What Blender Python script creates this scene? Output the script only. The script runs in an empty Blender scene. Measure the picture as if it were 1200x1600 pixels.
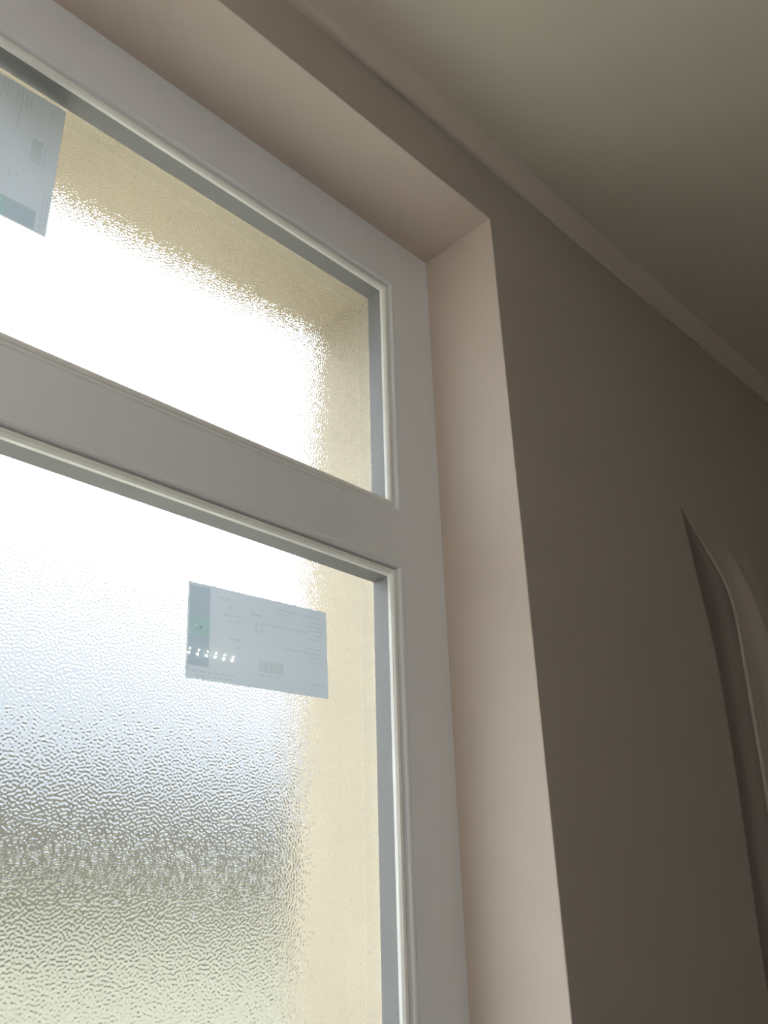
import bpy, bmesh, math, random
import numpy as np
from mathutils import Matrix, Vector

SC = bpy.context.scene
COL = SC.collection
U = 0.46                      # metres per layout unit; the room-side face of the window frame stands at y = 1 unit
CAM_Z = 1.70                  # eye height above the floor (m)
random.seed(4)
rng = np.random.default_rng(11)

# ------------------------------------------------------------------ camera
R = ((0.7165465607899661, -0.29346864010943563, -0.6328010615449299),
     (-0.6971357296110582, -0.3321446822839629, -0.6353594923585725),
     (-0.02372342133270358, 0.8964128888535705, -0.44258460431590596))
cam_data = bpy.data.cameras.new('camera')
cam_data.sensor_fit = 'VERTICAL'
cam_data.sensor_height = 36.0
cam_data.sensor_width = 27.0
cam_data.lens = 1389.04 / 1600 * 36.0
cam_data.clip_start = 0.02
cam = bpy.data.objects.new('camera', cam_data)
cam.matrix_world = Matrix.Translation((0, 0, CAM_Z)) @ Matrix(R).to_4x4()
COL.objects.link(cam)
SC.camera = cam

# ------------------------------------------------------------------ sky and exposure
SKY_STRENGTH = 10.5
world = bpy.data.worlds.new('overcast sky')
SC.world = world
world.use_nodes = True
wn, wl = world.node_tree.nodes, world.node_tree.links
wn.clear()
tc = wn.new('ShaderNodeTexCoord'); sep = wn.new('ShaderNodeSeparateXYZ'); ramp = wn.new('ShaderNodeValToRGB')
bg = wn.new('ShaderNodeBackground'); wo = wn.new('ShaderNodeOutputWorld')
ramp.color_ramp.elements[0].position = 0.0
ramp.color_ramp.elements[0].color = (0.78, 0.87, 0.97, 1)
ramp.color_ramp.elements[1].position = 0.7
ramp.color_ramp.elements[1].color = (0.86, 0.94, 1.0, 1)
wl.new(tc.outputs['Generated'], sep.inputs[0]); wl.new(sep.outputs['Z'], ramp.inputs[0])
wl.new(ramp.outputs[0], bg.inputs['Color']); bg.inputs['Strength'].default_value = SKY_STRENGTH
wl.new(bg.outputs[0], wo.inputs[0])
vs = SC.view_settings
SC.display_settings.display_device = 'sRGB'
vs.view_transform = 'Standard'; vs.look = 'None'; vs.gamma = 1.0; vs.use_curve_mapping = False
vs.exposure = 0.0
cy = SC.cycles
cy.max_bounces = 14; cy.diffuse_bounces = 6; cy.glossy_bounces = 6; cy.transmission_bounces = 10
cy.transparent_max_bounces = 12
cy.caustics_refractive = True; cy.caustics_reflective = True
cy.blur_glossy = 0.5
cy.sample_clamp_indirect = 8.0
cy.use_denoising = True

# ------------------------------------------------------------------ helpers
def P(x, y, z):
    return (x * U, y * U, z * U + CAM_Z)

def tilt(x, z):
    """the old house is not quite level: soffit, top rail and transom drop a little to the right"""
    k = min(1.0, max(0.0, (z - 0.30) / 1.05))
    return 0.019 * k * (1.147 - x)

def mat(name, color, rough=0.6, spec=0.5, bump=None, var=None):
    m = bpy.data.materials.new(name); m.use_nodes = True
    nt = m.node_tree; b = nt.nodes['Principled BSDF']
    b.inputs['Base Color'].default_value = (*color, 1)
    b.inputs['Roughness'].default_value = rough
    b.inputs['Specular IOR Level'].default_value = spec
    if bump or var:
        co = nt.nodes.new('ShaderNodeTexCoord')
    if var:
        n = nt.nodes.new('ShaderNodeTexNoise'); n.inputs['Scale'].default_value = var[0]; n.inputs['Detail'].default_value = 4
        r = nt.nodes.new('ShaderNodeValToRGB')
        r.color_ramp.elements[0].position = .3; r.color_ramp.elements[1].position = .7
        r.color_ramp.elements[0].color = (*[c * (1 - var[1]) for c in color], 1)
        r.color_ramp.elements[1].color = (*[min(1, c * (1 + var[1])) for c in color], 1)
        nt.links.new(co.outputs['Object'], n.inputs['Vector']); nt.links.new(n.outputs['Fac'], r.inputs[0])
        nt.links.new(r.outputs[0], b.inputs['Base Color'])
    if bump:
        n = nt.nodes.new('ShaderNodeTexNoise'); n.inputs['Scale'].default_value = bump[0]; n.inputs['Detail'].default_value = 5
        bp = nt.nodes.new('ShaderNodeBump'); bp.inputs['Strength'].default_value = bump[1]; bp.inputs['Distance'].default_value = bump[2]
        nt.links.new(co.outputs['Object'], n.inputs['Vector']); nt.links.new(n.outputs['Fac'], bp.inputs['Height'])
        nt.links.new(bp.outputs[0], b.inputs['Normal'])
    return m

def mesh_obj(name, verts, faces, m, parent=None, smooth=False, warp=True):
    vs_ = [P(x, y, z + (tilt(x, z) if warp else 0.0)) for x, y, z in verts]
    me = bpy.data.meshes.new(name); me.from_pydata(vs_, [], faces); me.update()
    bm = bmesh.new(); bm.from_mesh(me)
    bmesh.ops.remove_doubles(bm, verts=bm.verts, dist=1e-6)
    bmesh.ops.recalc_face_normals(bm, faces=bm.faces)
    bm.to_mesh(me); bm.free()
    if smooth:
        for p in me.polygons: p.use_smooth = True
    me.materials.append(m)
    o = bpy.data.objects.new(name, me); COL.objects.link(o)
    if parent: o.parent = parent
    return o

class MB:
    def __init__(s): s.v = []; s.f = []
    def add(s, v, f):
        k = len(s.v); s.v += list(v); s.f += [tuple(i + k for i in q) for q in f]
    def box(s, x0, x1, y0, y1, z0, z1):
        s.add([(x, y, z) for x in (x0, x1) for y in (y0, y1) for z in (z0, z1)],
              [(0, 1, 3, 2), (4, 6, 7, 5), (0, 4, 5, 1), (2, 3, 7, 6), (0, 2, 6, 4), (1, 5, 7, 3)])
    def build(s, name, m, parent=None, smooth=False, warp=True): return mesh_obj(name, s.v, s.f, m, parent, smooth, warp)

def structure(o): o['kind'] = 'structure'; return o
def thing(name, label, cat, loc, group=None):
    o = bpy.data.objects.new(name, None); COL.objects.link(o); o.empty_display_size = .05
    o.location = loc; o['label'] = label; o['category'] = cat
    if group: o['group'] = group
    return o

# ------------------------------------------------------------------ materials
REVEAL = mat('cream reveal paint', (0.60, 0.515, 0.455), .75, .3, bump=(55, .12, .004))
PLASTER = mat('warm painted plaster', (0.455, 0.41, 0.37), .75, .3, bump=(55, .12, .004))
COVE = mat('coving paint', (0.64, 0.58, 0.52), .28, .6)
CEILING = mat('ceiling paint', (0.70, 0.65, 0.565), .8, .3, bump=(40, .12, .004))
UPVC = mat('white upvc', (0.82, 0.85, 0.88), .28, .5)
BEAD = mat('white upvc bead', (0.92, 0.92, 0.89), .22, .5)
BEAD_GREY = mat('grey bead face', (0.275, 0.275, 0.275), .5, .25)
RENDER = mat('cream masonry paint', (0.270, 0.230, 0.173), .85, .2, bump=(90, .4, .006), var=(8, .05))
FLOOR = mat('brown floor', (0.16, 0.12, 0.09), .5, .4)
CLOTH = mat('grey towelling', (0.455, 0.41, 0.37), .75, .3)
FOLD_SHADE = mat('painted fold shade', (0.23, 0.205, 0.185), .9, .1)  # soft shade beside the first towel fold, painted as a darker colour
METAL = mat('brushed metal', (0.6, 0.6, 0.6), .3, .5)

def glass_material():
    m = bpy.data.materials.new('obscure glass'); m.use_nodes = True
    b = m.node_tree.nodes['Principled BSDF']
    b.inputs['Base Color'].default_value = (0.985, 1.0, 0.99, 1)
    b.inputs['Transmission Weight'].default_value = 1.0
    b.inputs['Roughness'].default_value = 0.10
    b.inputs['IOR'].default_value = 1.5
    return m
GLASS = glass_material()

# ------------------------------------------------------------------ room shell
YW, YR0, YR1 = 0.817, 1.061, 1.325          # wall face, back of frame, outer face of the masonry
XL, XR, ZB, ZT = -0.55, 1.147, -1.55, 1.358   # plaster opening
RXL, RXR, RZB, RZT = -0.85, 3.35, -3.7, 1.552  # room in units; back of room at y = -4.2
RY = -4.4

def holed_wall(mb, y0, y1, ox0, ox1, oz0, oz1, bx0, bx1, bz0, bz1, bev=0.0):
    """wall slab with an opening; bev rounds the room-side arris"""
    xs = [bx0, ox0, ox1, bx1]; zs = [bz0, oz0, oz1, bz1]
    def rect(i0, i1): return i0
    for y, grow in ((y0, bev), (y1, 0.0)):
        X = [bx0, ox0 - grow, ox1 + grow, bx1]; Z = [bz0, oz0 - grow, oz1 + grow, bz1]
        for i in range(3):
            for j in range(3):
                if i == 1 and j == 1: continue
                mb.add([(X[i], y, Z[j]), (X[i + 1], y, Z[j]), (X[i + 1], y, Z[j + 1]), (X[i], y, Z[j + 1])], [(0, 1, 2, 3)])
    prof = [(bev, y0), (bev * .3, y0 + bev * .3), (0, y0 + bev), (0, y1)] if bev else [(0, y0), (0, y1)]
    for a, b in zip(prof[:-1], prof[1:]):
        ca = [(ox0 - a[0], a[1], oz0 - a[0]), (ox1 + a[0], a[1], oz0 - a[0]), (ox1 + a[0], a[1], oz1 + a[0]), (ox0 - a[0], a[1], oz1 + a[0])]
        cb = [(ox0 - b[0], b[1], oz0 - b[0]), (ox1 + b[0], b[1], oz0 - b[0]), (ox1 + b[0], b[1], oz1 + b[0]), (ox0 - b[0], b[1], oz1 + b[0])]
        for k in range(4):
            n = (k + 1) % 4
            mb.add([ca[k], ca[n], cb[n], cb[k]], [(0, 1, 2, 3)])
    for (xa, za, xb, zb) in ((bx0, bz0, bx1, bz0), (bx1, bz0, bx1, bz1), (bx1, bz1, bx0, bz1), (bx0, bz1, bx0, bz0)):
        mb.add([(xa, y0, za), (xb, y0, zb), (xb, y1, zb), (xa, y1, za)], [(0, 1, 2, 3)])

w = MB(); holed_wall(w, YW, YR0, XL, XR, ZB, ZT, RXL, RXR, RZB, RZT + .1, bev=.0018)
wb = structure(w.build('wall_back', PLASTER, smooth=False))
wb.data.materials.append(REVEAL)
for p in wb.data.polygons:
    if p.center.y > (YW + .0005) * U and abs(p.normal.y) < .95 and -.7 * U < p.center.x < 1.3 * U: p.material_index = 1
w = MB(); holed_wall(w, YR0, YR1, XL + .07, 1.062, ZB + .08, 1.262, RXL, RXR, RZB - .6, RZT + .8)
structure(w.build('wall_outside', RENDER))
for nm, a in (('wall_left', (RXL - .25, RXL, RY - .25, YR0, RZB, RZT + .1)), ('wall_right', (RXR, RXR + .25, RY - .25, YR0, RZB, RZT + .1)),
              ('wall_front', (RXL, RXR, RY - .25, RY, RZB, RZT + .1))):
    w = MB(); w.box(*a); structure(w.build(nm, PLASTER, warp=False))
w = MB(); w.box(RXL - .25, RXR + .25, RY - .25, YR0, RZB - .25, RZB); structure(w.build('floor', FLOOR, warp=False))
w = MB(); w.box(RXL - .25, RXR + .25, RY - .25, YR0, RZT, RZT + .25); structure(w.build('ceiling', CEILING, warp=False))

# coving: a thin hand-trowelled fillet with a proud lower arris
prof = [(YW, 1.508), (YW - .009, 1.509), (YW - .014, 1.515), (YW - .0135, 1.521), (YW - .018, 1.530), (YW - .036, RZT)]
N = 90; v = []; f = []
for i in range(N + 1):
    x = RXL + (RXR - RXL) * i / N
    wv = .0025 * math.sin(x * 5.1) + .0018 * math.sin(x * 11.7 + 1) + .001 * math.sin(x * 27)
    proud = 1.0 if x < .9 else max(.25, 1.0 - (x - .9) * 1.1)
    for k, (y, z) in enumerate(prof):
        kk = 0 if k in (0, len(prof) - 1) else 1
        v.append((x, YW - (YW - y) * (proud if k in (1, 2) else 1) , min(RZT, z + wv * kk)))
n = len(prof)
for i in range(N):
    for k in range(n - 1):
        f.append((i * n + k, i * n + k + 1, (i + 1) * n + k + 1, (i + 1) * n + k))
structure(mesh_obj('trim_1', v, f, COVE, warp=False, smooth=True))

# ------------------------------------------------------------------ window
win = bpy.data.objects.new('window_1', None); COL.objects.link(win); win.location = (0, 0, 0); structure(win)
win['label'] = 'white plastic window of two obscure glass lights split by a transom'
LX0, LX1 = -0.43, 1.029
UP = (LX0, LX1, 0.716, 1.2265)
LO = (LX0, LX1, -1.43, 0.598)

def ring_side(rect, prof, side):
    x0, x1, z0, z1 = rect
    v = []
    for d, y in prof:
        c = [(x0 + d, y, z0 + d), (x1 - d, y, z0 + d), (x1 - d, y, z1 - d), (x0 + d, y, z1 - d)]
        v += [c[side], c[(side + 1) % 4]]
    f = [(2 * k, 2 * k + 1, 2 * k + 3, 2 * k + 2) for k in range(len(prof) - 1)]
    return v, f

LIP = [(-.03, 1.0), (-.011, 1.0), (-.008, .9985), (-.0055, .9985), (-.003, .9995), (-.0008, 1.003), (0, 1.008), (0, YR0), (-.03, YR0)]
fr = MB()
tr = MB()
for rect in (UP, LO):
    for s in range(4):
        tgt = tr if (rect is UP and s == 0) or (rect is LO and s == 2) else fr
        tgt.add(*ring_side(rect, LIP, s))
gx = [XL, LX0 - .03 + 0, LX1 + .03, XR]
zU0, zU1, zL0, zL1 = UP[2] - .03, UP[3] + .03, LO[2] - .03, LO[3] + .03
# outer face: rails and stiles (each with room-side face and back), then the transom band between the two lights
for (a, b, c, d) in ((LX1 + .03, XR, ZB, ZT), (XL, LX0 - .03, ZB, ZT), (LX0 - .03, LX1 + .03, zU1, ZT), (LX0 - .03, LX1 + .03, ZB, zL0)):
    for y in (1.0, YR0):
        fr.add([(a, y, c), (b, y, c), (b, y, d), (a, y, d)], [(0, 1, 2, 3)])
for (a, b, c, d) in ((XL, XL, ZB, ZT), (XR, XR, ZB, ZT)):
    fr.add([(a, 1.0, c), (a, YR0, c), (a, YR0, d), (a, 1.0, d)], [(0, 1, 2, 3)])
for z in (ZB, ZT):
    fr.add([(XL, 1.0, z), (XR, 1.0, z), (XR, YR0, z), (XL, YR0, z)], [(0, 1, 2, 3)])
for y in (1.0, YR0):
    tr.add([(LX0 - .03, y, zL1), (LX1 + .03, y, zL1), (LX1 + .03, y, zU0), (LX0 - .03, y, zU0)], [(0, 1, 2, 3)])
fr.build('outer_frame', UPVC, win); tr.build('transom', UPVC, win)

GY0, GY1 = 1.0465, 1.0545            # pane faces
BPROF = [(.0018, GY0), (.0018, 1.010), (.0032, 1.0055), (.0065, 1.0032), (.011, 1.0045), (.0142, 1.0085), (.0155, 1.0135),
         (.0162, 1.024), (.0178, GY0 - .0004), (.0018, GY0 - .0004)]
GPROF = [(.017, GY0 - .0045), (.0195, GY0 - .003), (.0198, GY0), (.017, GY0)]
for rect in (UP, LO):
    for s in range(4):
        v, f = ring_side(rect, BPROF[:], s)
        o = mesh_obj('glazing_bead', v, f, BEAD, win)
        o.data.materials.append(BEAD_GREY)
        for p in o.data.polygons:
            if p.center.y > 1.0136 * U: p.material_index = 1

# textured panes: flat towards the room, worm-like relief on the outer face
def worm_field(nx, nz, step, wl):
    fx = np.fft.fftfreq(nx, step)[:, None]; fz = np.fft.fftfreq(nz, step)[None, :]
    q = np.sqrt(fx ** 2 + fz ** 2); f0 = 1.0 / wl
    filt = np.exp(-((q - f0) / (0.45 * f0)) ** 2)
    h = np.real(np.fft.ifft2(np.fft.fft2(rng.standard_normal((nx, nz))) * filt))
    h /= h.std()
    return np.tanh(1.1 * h)

RELIEF, WAVE = 0.00016, 0.0022
def pane(rect):
    d = .001
    x0, x1, z0, z1 = rect[0] + d, rect[1] - d, rect[2] + d, rect[3] - d
    step = .00055 / U; coarse = .0045 / U
    xs = np.concatenate([np.arange(x0, .15, coarse), np.arange(.15, x1, step), [x1]])
    zb = max(z0, -.12)
    zs = np.concatenate([np.arange(z0, zb, coarse), np.arange(zb, z1, step), [z1]])
    nx, nz = int((x1 - x0) / step) + 2, int((z1 - z0) / step) + 2
    H = worm_field(nx, nz, .00055, WAVE) * RELIEF / U
    ix = np.clip(((xs - x0) / step).astype(int), 0, nx - 1); iz = np.clip(((zs - z0) / step).astype(int), 0, nz - 1)
    h = H[np.ix_(ix, iz)]
    h[0, :] = h[-1, :] = 0; h[:, 0] = h[:, -1] = 0
    X, Z = np.meshgrid(xs, zs, indexing='ij')
    T = 0.019 * np.clip((Z - .30) / 1.05, 0, 1) * (1.147 - X)
    n1, n2 = len(xs), len(zs)
    co = np.empty((n1 * n2 + 4, 3), np.float32)
    co[:-4, 0] = X.ravel() * U; co[:-4, 1] = (GY1 + h.ravel()) * U; co[:-4, 2] = (Z + T).ravel() * U + CAM_Z
    for k, (i, j) in enumerate(((0, 0), (n1 - 1, 0), (n1 - 1, n2 - 1), (0, n2 - 1))):
        co[n1 * n2 + k] = (X[i, j] * U, GY0 * U, (Z + T)[i, j] * U + CAM_Z)
    idx = np.arange(n1 * n2).reshape(n1, n2)
    q = np.stack([idx[:-1, :-1], idx[:-1, 1:], idx[1:, 1:], idx[1:, :-1]], -1).reshape(-1, 4)
    nq = len(q); B = n1 * n2
    extra = [[B, B + 1, B + 2, B + 3],
             [B + 1, B] + idx[:, 0].tolist(), [B + 3, B + 2] + idx[::-1, -1].tolist(),
             [B, B + 3] + idx[0, ::-1].tolist(), [B + 2, B + 1] + idx[-1, :].tolist()]
    loops = np.concatenate([q.ravel()] + [np.array(e) for e in extra]).astype(np.int32)
    sizes = np.concatenate([np.full(nq, 4)] + [[len(e)] for e in extra]).astype(np.int32)
    starts = np.concatenate([[0], np.cumsum(sizes)[:-1]]).astype(np.int32)
    me = bpy.data.meshes.new('glass_pane')
    me.vertices.add(len(co)); me.vertices.foreach_set('co', co.ravel())
    me.loops.add(len(loops)); me.loops.foreach_set('vertex_index', loops)
    me.polygons.add(len(sizes)); me.polygons.foreach_set('loop_start', starts)
    sm = np.zeros(len(sizes), bool); sm[:nq] = True
    me.update(calc_edges=True); me.polygons.foreach_set('use_smooth', sm)
    me.validate()
    me.materials.append(GLASS)
    o = bpy.data.objects.new('glass_pane', me); COL.objects.link(o); o.parent = win
    return o
pane(UP); pane(LO)

# ------------------------------------------------------------------ stickers on the glass
def paper_material():
    m = bpy.data.materials.new('sticker paper'); m.use_nodes = True
    nt = m.node_tree; nt.nodes.clear()
    d = nt.nodes.new('ShaderNodeBsdfDiffuse'); t = nt.nodes.new('ShaderNodeBsdfTranslucent'); a = nt.nodes.new('ShaderNodeMixShader')
    g = nt.nodes.new('ShaderNodeBsdfGlossy'); fr_ = nt.nodes.new('ShaderNodeFresnel'); b = nt.nodes.new('ShaderNodeMixShader'); o = nt.nodes.new('ShaderNodeOutputMaterial')
    d.inputs['Color'].default_value = (.62, .66, .70, 1); t.inputs['Color'].default_value = (.50, .55, .60, 1)
    a.inputs[0].default_value = .42
    g.inputs['Roughness'].default_value = .006; fr_.inputs['IOR'].default_value = 1.45
    nt.links.new(d.outputs[0], a.inputs[1]); nt.links.new(t.outputs[0], a.inputs[2])
    nt.links.new(fr_.outputs[0], b.inputs[0]); nt.links.new(a.outputs[0], b.inputs[1]); nt.links.new(g.outputs[0], b.inputs[2])
    nt.links.new(b.outputs[0], o.inputs[0])
    return m
def ink(name, c):
    m = bpy.data.materials.new(name); m.use_nodes = True
    nt = m.node_tree; nt.nodes.clear()
    t = nt.nodes.new('ShaderNodeBsdfTransparent'); t.inputs['Color'].default_value = (*c, 1)
    o = nt.nodes.new('ShaderNodeOutputMaterial'); nt.links.new(t.outputs[0], o.inputs[0])
    return m
PAPER = paper_material()
INK = ink('faint grey ink', (.87, .875, .89)); BARS = ink('barcode ink', (.80, .82, .78))
GREEN = ink('pale green ink', (.72, .86, .80)); GREY = ink('grey ink', (.76, .80, .82)); 
SW, SH = 0.262, 0.142        # sticker size in units

def flat(name, quads, m, parent, lift):
    v = []; f = []
    for (u0, u1, v0, v1) in quads:
        k = len(v)
        v += [((u - .5) * SW * U, -lift, (.5 - w_) * SH * U) for u, w_ in ((u0, v1), (u1, v1), (u1, v0), (u0, v0))]
        f.append((k, k + 1, k + 2, k + 3))
    me = bpy.data.meshes.new(name); me.from_pydata(v, [], f); me.update(); me.materials.append(m)
    o = bpy.data.objects.new(name, me); COL.objects.link(o); o.parent = parent
    return o

def words(u0, u1, v_, h=.018):
    """one row of unreadably small print as word-length dashes"""
    out = []; u = u0
    while u < u1 - .004:
        l = random.choice((.018, .026, .034, .045)); e = min(u1, u + l)
        out.append((u, e, v_, v_ + h)); u = e + .010
    return out

def sticker(label):
    t = thing('glass_sticker', label, 'sticker', (0, 0, 0), 'paper stickers on the glass')
    flat('paper', [(0, 1, 0, 1)], PAPER, t, .0002)
    band = flat('colour_band', [(.012, .145, .035, .37), (.012, .145, .37, .55), (.012, .145, .55, .865)], GREY, t, .0004)
    band.data.materials.append(GREEN); band.data.polygons[1].material_index = 1
    rows = []
    for a in ((.60, .77, .085), (.78, .955, .09), (.61, .70, .135), (.87, .955, .15), (.85, .955, .20), (.86, .955, .25), (.88, .955, .30),
              (.52, .84, .285), (.85, .955, .35), (.84, .955, .465), (.66, .955, .51), (.84, .955, .56), (.86, .955, .61), (.86, .955, .855),
              (.20, .28, .10), (.24, .38, .27), (.26, .34, .33), (.28, .35, .52), (.32, .36, .60), (.04, .32, .91), (.06, .30, .95), (.48, .64, .845)):
        rows += words(*a)
    rows += [(.42, .50, .20, .225), (.455, .475, .285, .325), (.49, .51, .285, .325), (.455, .475, .36, .40), (.49, .51, .36, .40), (.27, .285, .17, .21)]
    flat('small_print', rows, INK, t, .0005)['kind'] = 'stuff'
    bars = []; u = .485
    while u < .65:
        wd = random.choice((.003, .005, .008)); bars.append((u, u + wd, .70, .82)); u += wd + random.choice((.003, .005))
    flat('barcode', bars, BARS, t, .0005)
    cu = bpy.data.curves.new('lettering', 'FONT'); cu.body = 'YYS'; cu.size = .0052; cu.align_x = 'CENTER'
    tmp = bpy.data.objects.new('lettering', cu); COL.objects.link(tmp)
    dg = bpy.context.evaluated_depsgraph_get(); me = bpy.data.meshes.new_from_object(tmp.evaluated_get(dg))
    bpy.data.objects.remove(tmp)
    for vv in me.vertices:      # printed for the street side, so it reads mirrored from the room
        x, y, _ = vv.co
        vv.co = (-x + (.085 - .5) * SW * U, -.0006, y + (.5 - .50) * SH * U)
    LET = bpy.data.materials.get('pale lettering')
    if not LET:
        LET = mat('pale lettering', (.95, 1, .97), .5)
        LET.node_tree.nodes.clear(); tl_ = LET.node_tree.nodes.new('ShaderNodeBsdfTranslucent'); tl_.inputs['Color'].default_value = (.97, 1, .98, 1)
        ot_ = LET.node_tree.nodes.new('ShaderNodeOutputMaterial'); LET.node_tree.links.new(tl_.outputs[0], ot_.inputs[0])
    me.materials.clear(); me.materials.append(LET)
    o = bpy.data.objects.new('lettering', me); COL.objects.link(o); o.parent = t
    o['label'] = 'pale mirrored letters YYS'
    return t

def dup(root, label):
    r = root.copy(); COL.objects.link(r); r['label'] = label
    for ch in list(root.children):
        c = ch.copy(); COL.objects.link(c); c.parent = r
    return r

st = sticker('pale grey paper sticker level on the lower pane just below the transom')
st.location = P(.7735, GY0 - .0002, .4215); st.rotation_euler = (0, -math.radians(2.6), 0)
st2 = dup(st, 'pale grey paper sticker turned upright on the upper pane at the left edge')
st2.location = P(.3505 - SH / 2, GY0 - .0002, .9725 + SW / 2 - .02); st2.rotation_euler = (0, -math.radians(91.0), 0)

# ------------------------------------------------------------------ towel hanging on the window wall at the right edge
tw = thing('hanging_towel', 'dim pale towel hanging in soft folds on the dark wall at the right edge', 'towel', P(2.1, YW, .95))
LZ = [-1.2, .022, .155, .314, .446, .572, .729, .834, .915]
LX = [1.66, 1.757, 1.775, 1.793, 1.802, 1.806, 1.788, 1.777, 1.774]
RZ_ = [-1.2, .10, .281, .483, .631, .69, .778, .847, .915]
RX_ = [1.73, 1.825, 1.847, 1.865, 1.879, 1.874, 1.850, 1.816, 1.774]
SZ = [-1.2, .544, .604, .69, .781, .85, 1.0]
SX = [1.94, 2.04, 2.035, 2.018, 2.000, 1.985, 1.97]
def smooth_interp(z, a, b):
    return sum(float(np.interp(z + dz, a, b)) for dz in (-.04, -.02, 0, .02, .04)) / 5 if z < .86 else float(np.interp(z, a, b))
def relief(x, z):
    """stand-off of the cloth from the wall"""
    g = min(1, max(0, (.90 - z) / .22)); g = g * g * (3 - 2 * g)
    e = x - smooth_interp(z, RZ_, RX_); q = x - smooth_interp(z, SZ, SX)
    p = .024 * math.exp(-(e / .014) ** 2) + .016 * math.exp(-((e - .03) / .03) ** 2) - .010 * math.exp(-((e - .075) / .018) ** 2)
    p += .026 * math.exp(-(q / .028) ** 2) + .014 * math.exp(-((q - .10) / .06) ** 2)
    return .0002 - .0012 * (1 - min(1, 6 * g)) + max(0, p + .006) * g
NX, NZ = 90, 150
def cloth(name, s0, s1, nx, m):
    v = []; f = []
    for i in range(nx + 1):
        for j in range(NZ + 1):
            z = -1.1 + (.913 + 1.1) * j / NZ
            l, r = smooth_interp(z, LZ, LX), smooth_interp(z, RZ_, RX_)
            if s0 < 0: x = l + (r - .006 - l) * i / nx                      # shade strip, put into colour: from the free edge to the first fold
            else: x = r - .006 + s1 * i / nx
            zz = z + (.14 * min(1, (i / nx * s1) / .3) * max(0, (z - .5) / .413) if s0 >= 0 else 0)
            st_ = relief(x, zz) if s0 >= 0 else .0002 + (relief(x, z) - .0002) * (i / nx) ** 3
            v.append((x, YW - st_, zz))
    for i in range(nx):
        for j in range(NZ):
            a = i * (NZ + 1) + j
            f.append((a, a + 1, a + NZ + 2, a + NZ + 1))
    c = mesh_obj(name, v, f, m, None, smooth=True, warp=False)
    sol = c.modifiers.new('thickness', 'SOLIDIFY'); sol.thickness = .00015; sol.offset = 0
    c.parent = tw; c.matrix_parent_inverse = Matrix.Translation(tw.location).inverted()
    return c
cloth('towel_cloth', 0, .75, NX, CLOTH)
shade_strip = cloth('fold_shade_strip', -1, 0, 12, FOLD_SHADE); shade_strip['label'] = 'dark strip painted as the shade beside the towel fold'
hk = bmesh.new()
bmesh.ops.create_cone(hk, segments=20, radius1=.009, radius2=.006, depth=.022, cap_ends=True, matrix=Matrix.Translation(P(2.47, YW - .024, 1.03)) @ Matrix.Rotation(math.pi / 2, 4, 'X'))
me = bpy.data.meshes.new('hook'); hk.to_mesh(me); hk.free(); me.materials.append(METAL)
hook = bpy.data.objects.new('hook', me); COL.objects.link(hook); hook.parent = tw; hook.matrix_parent_inverse = Matrix.Translation(tw.location).inverted()

# ------------------------------------------------------------------ ceiling bar of six small lamps (seen mirrored in the lower sticker)
T = 4.15
def mirrored(dx, dz): return (dx * T, 2 * GY0 - T, dz * T)
A = Vector(mirrored(.6223, .3666)); B = Vector(mirrored(.6930, .3689))
bar = thing('lamp_bar', 'ceiling bar of six small lamps, seen as bright dots mirrored in the lower sticker', 'lamp', P(*((A + B) / 2)))
LED = bpy.data.materials.new('lit lamp'); LED.use_nodes = True
e = LED.node_tree.nodes['Principled BSDF']; e.inputs['Emission Color'].default_value = (1, .98, .92, 1); e.inputs['Emission Strength'].default_value = 90
REFLECTION_GLOW = bpy.data.materials.new('lit second reflection'); REFLECTION_GLOW.use_nodes = True
e = REFLECTION_GLOW.node_tree.nodes['Principled BSDF']; e.inputs['Emission Color'].default_value = (.93, 1, .62, 1); e.inputs['Emission Strength'].default_value = 110
def keep(o): o.parent = bar; o.matrix_parent_inverse = Matrix.Translation(bar.location).inverted(); return o
h = MB(); h.box(A.x - .05, B.x + .05, A.y - .075, A.y - .022, A.z - .035, A.z + .05); keep(h.build('housing', UPVC, warp=False))
h = MB(); h.box((A.x + B.x) / 2 - .03, (A.x + B.x) / 2 + .03, A.y - .07, A.y - .03, A.z + .05, RZT); keep(h.build('bracket', UPVC, warp=False))
def ball(name, c, r, m):
    bm = bmesh.new(); bmesh.ops.create_icosphere(bm, subdivisions=2, radius=r, matrix=Matrix.Translation(P(*c)))
    me = bpy.data.meshes.new(name); bm.to_mesh(me); bm.free(); me.materials.append(m)
    o = bpy.data.objects.new(name, me); COL.objects.link(o); return keep(o)
for k in range(6):
    c = A.lerp(B, k / 5)
    ball('bulb', (c.x, c.y - .015, c.z - .004), .0038, LED)
    ball('reflection_bulb', (c.x + .007, c.y - .015, c.z + .020), .0026, REFLECTION_GLOW)  # added glowing ball, stands in for each lamp's second reflection in the glass

# ------------------------------------------------------------------ fill lamp added out of view on the left wall, to lift the window frame
FILL_LAMP = (-.58, -.40, .50); FILL_R = .13; FILL_STRENGTH = 36.5
gl = thing('fill_lamp', 'unseen fill lamp, a round frosted globe added on the left wall', 'lamp', P(RXL, FILL_LAMP[1], FILL_LAMP[2]))
FILL_GLOBE = bpy.data.materials.new('lit fill globe'); FILL_GLOBE.use_nodes = True
e = FILL_GLOBE.node_tree.nodes['Principled BSDF']; e.inputs['Base Color'].default_value = (.9, .9, .88, 1)
e.inputs['Emission Color'].default_value = (1.0, .965, .90, 1); e.inputs['Emission Strength'].default_value = FILL_STRENGTH
def fill_lamp_part(name, bm, m):
    me = bpy.data.meshes.new(name); bm.to_mesh(me); bm.free(); me.materials.append(m)
    for p in me.polygons: p.use_smooth = True
    o = bpy.data.objects.new(name, me); COL.objects.link(o); o.parent = gl
    o.matrix_parent_inverse = Matrix.Translation(gl.location).inverted()
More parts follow.
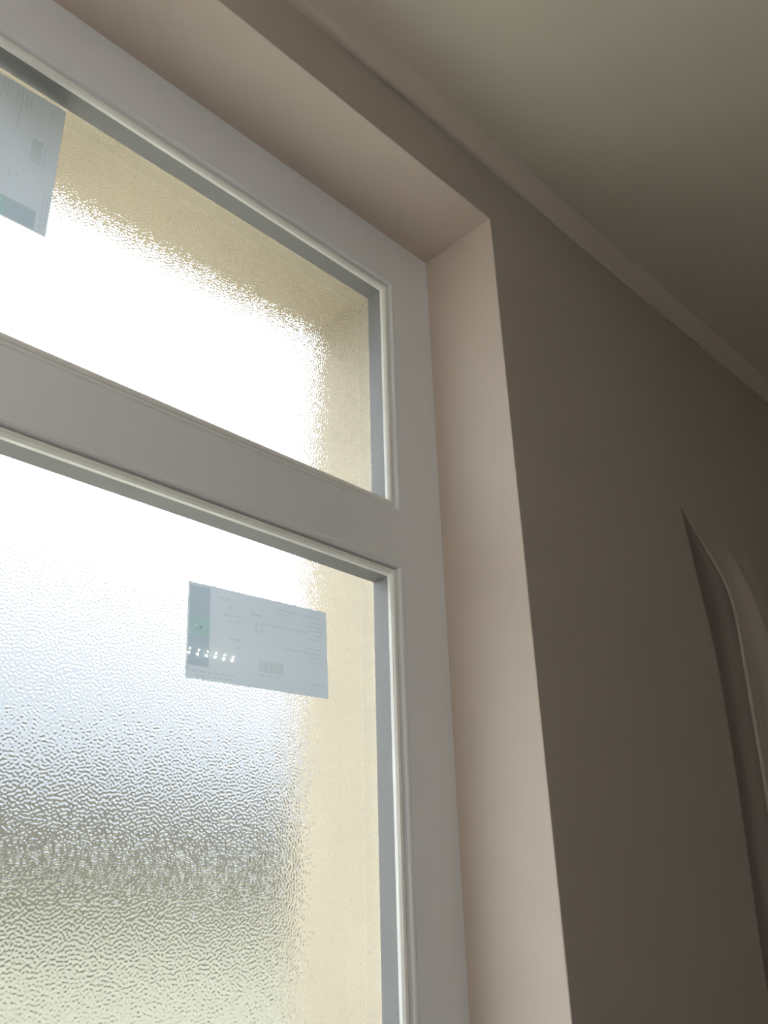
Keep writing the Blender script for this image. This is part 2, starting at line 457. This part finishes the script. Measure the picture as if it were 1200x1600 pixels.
bm = bmesh.new(); bmesh.ops.create_uvsphere(bm, u_segments=32, v_segments=20, radius=FILL_R * U, matrix=Matrix.Translation(P(*FILL_LAMP))); fill_lamp_part('fill_lamp_globe', bm, FILL_GLOBE)
bm = bmesh.new(); bmesh.ops.create_cone(bm, cap_ends=True, segments=28, radius1=.045, radius2=.040, depth=.02, matrix=Matrix.Translation(P(RXL + .02, FILL_LAMP[1], FILL_LAMP[2])) @ Matrix.Rotation(math.pi / 2, 4, 'Y')); fill_lamp_part('fill_lamp_plate', bm, METAL)
bm = bmesh.new(); bmesh.ops.create_cone(bm, cap_ends=True, segments=20, radius1=.018, radius2=.022, depth=.06, matrix=Matrix.Translation(P(RXL + .09, FILL_LAMP[1], FILL_LAMP[2])) @ Matrix.Rotation(math.pi / 2, 4, 'Y')); fill_lamp_part('fill_lamp_neck', bm, METAL)

# ------------------------------------------------------------------ outside: low neighbouring building and yard
WALLM = mat('pale rendered wall', (0.135, 0.130, 0.103), .9, .2, var=(3, .06))
FASC = mat('dark fascia board', (0.028, 0.023, 0.014), .6, .3)
SLATE = mat('grey slate', (0.036, 0.036, 0.038), .6, .4, var=(6, .15))
YARD = mat('concrete yard', (0.62, 0.57, 0.46), .9, .2, var=(2, .1))
D = 5.0
hs = thing('neighbour_house', 'low pale building with dark fascia and grey roof behind the lower glass', 'building', (2, D, -.2))
def m_obj(name, verts, faces, m, parent):
    me = bpy.data.meshes.new(name); me.from_pydata(verts, [], faces); me.update(); me.materials.append(m)
    o = bpy.data.objects.new(name, me); COL.objects.link(o); o.parent = parent
    if parent: o.matrix_parent_inverse = Matrix.Translation(parent.location).inverted()
    return o
def m_box(name, a, m, parent):
    x0, x1, y0, y1, z0, z1 = a
    vv = [(x, y, z) for x in (x0, x1) for y in (y0, y1) for z in (z0, z1)]
    return m_obj(name, vv, [(0, 1, 3, 2), (4, 6, 7, 5), (0, 4, 5, 1), (2, 3, 7, 6), (0, 2, 6, 4), (1, 5, 7, 3)], m, parent)
m_box('house_wall', (-6, 11, D, D + 4, -.2, 2.0), WALLM, hs)
m_box('fascia', (-6.2, 11.2, D - .3, D - .26, 2.0, 2.48), FASC, hs)
m_box('eaves_soffit', (-6.2, 11.2, D - .26, D + .02, 2.0, 2.03), FASC, hs)
m_obj('roof', [(-6.3, D - .34, 2.48), (11.3, D - .34, 2.48), (11.3, D + 2.0, 4.5), (-6.3, D + 2.0, 4.5), (11.3, D + 4.3, 2.48), (-6.3, D + 4.3, 2.48)],
      [(0, 1, 2, 3), (3, 2, 4, 5), (0, 3, 5), (1, 4, 2), (0, 5, 4, 1)], SLATE, hs)
structure(m_box('ground', (-30, 30, -40, 40, -.45, -.25), YARD, None))
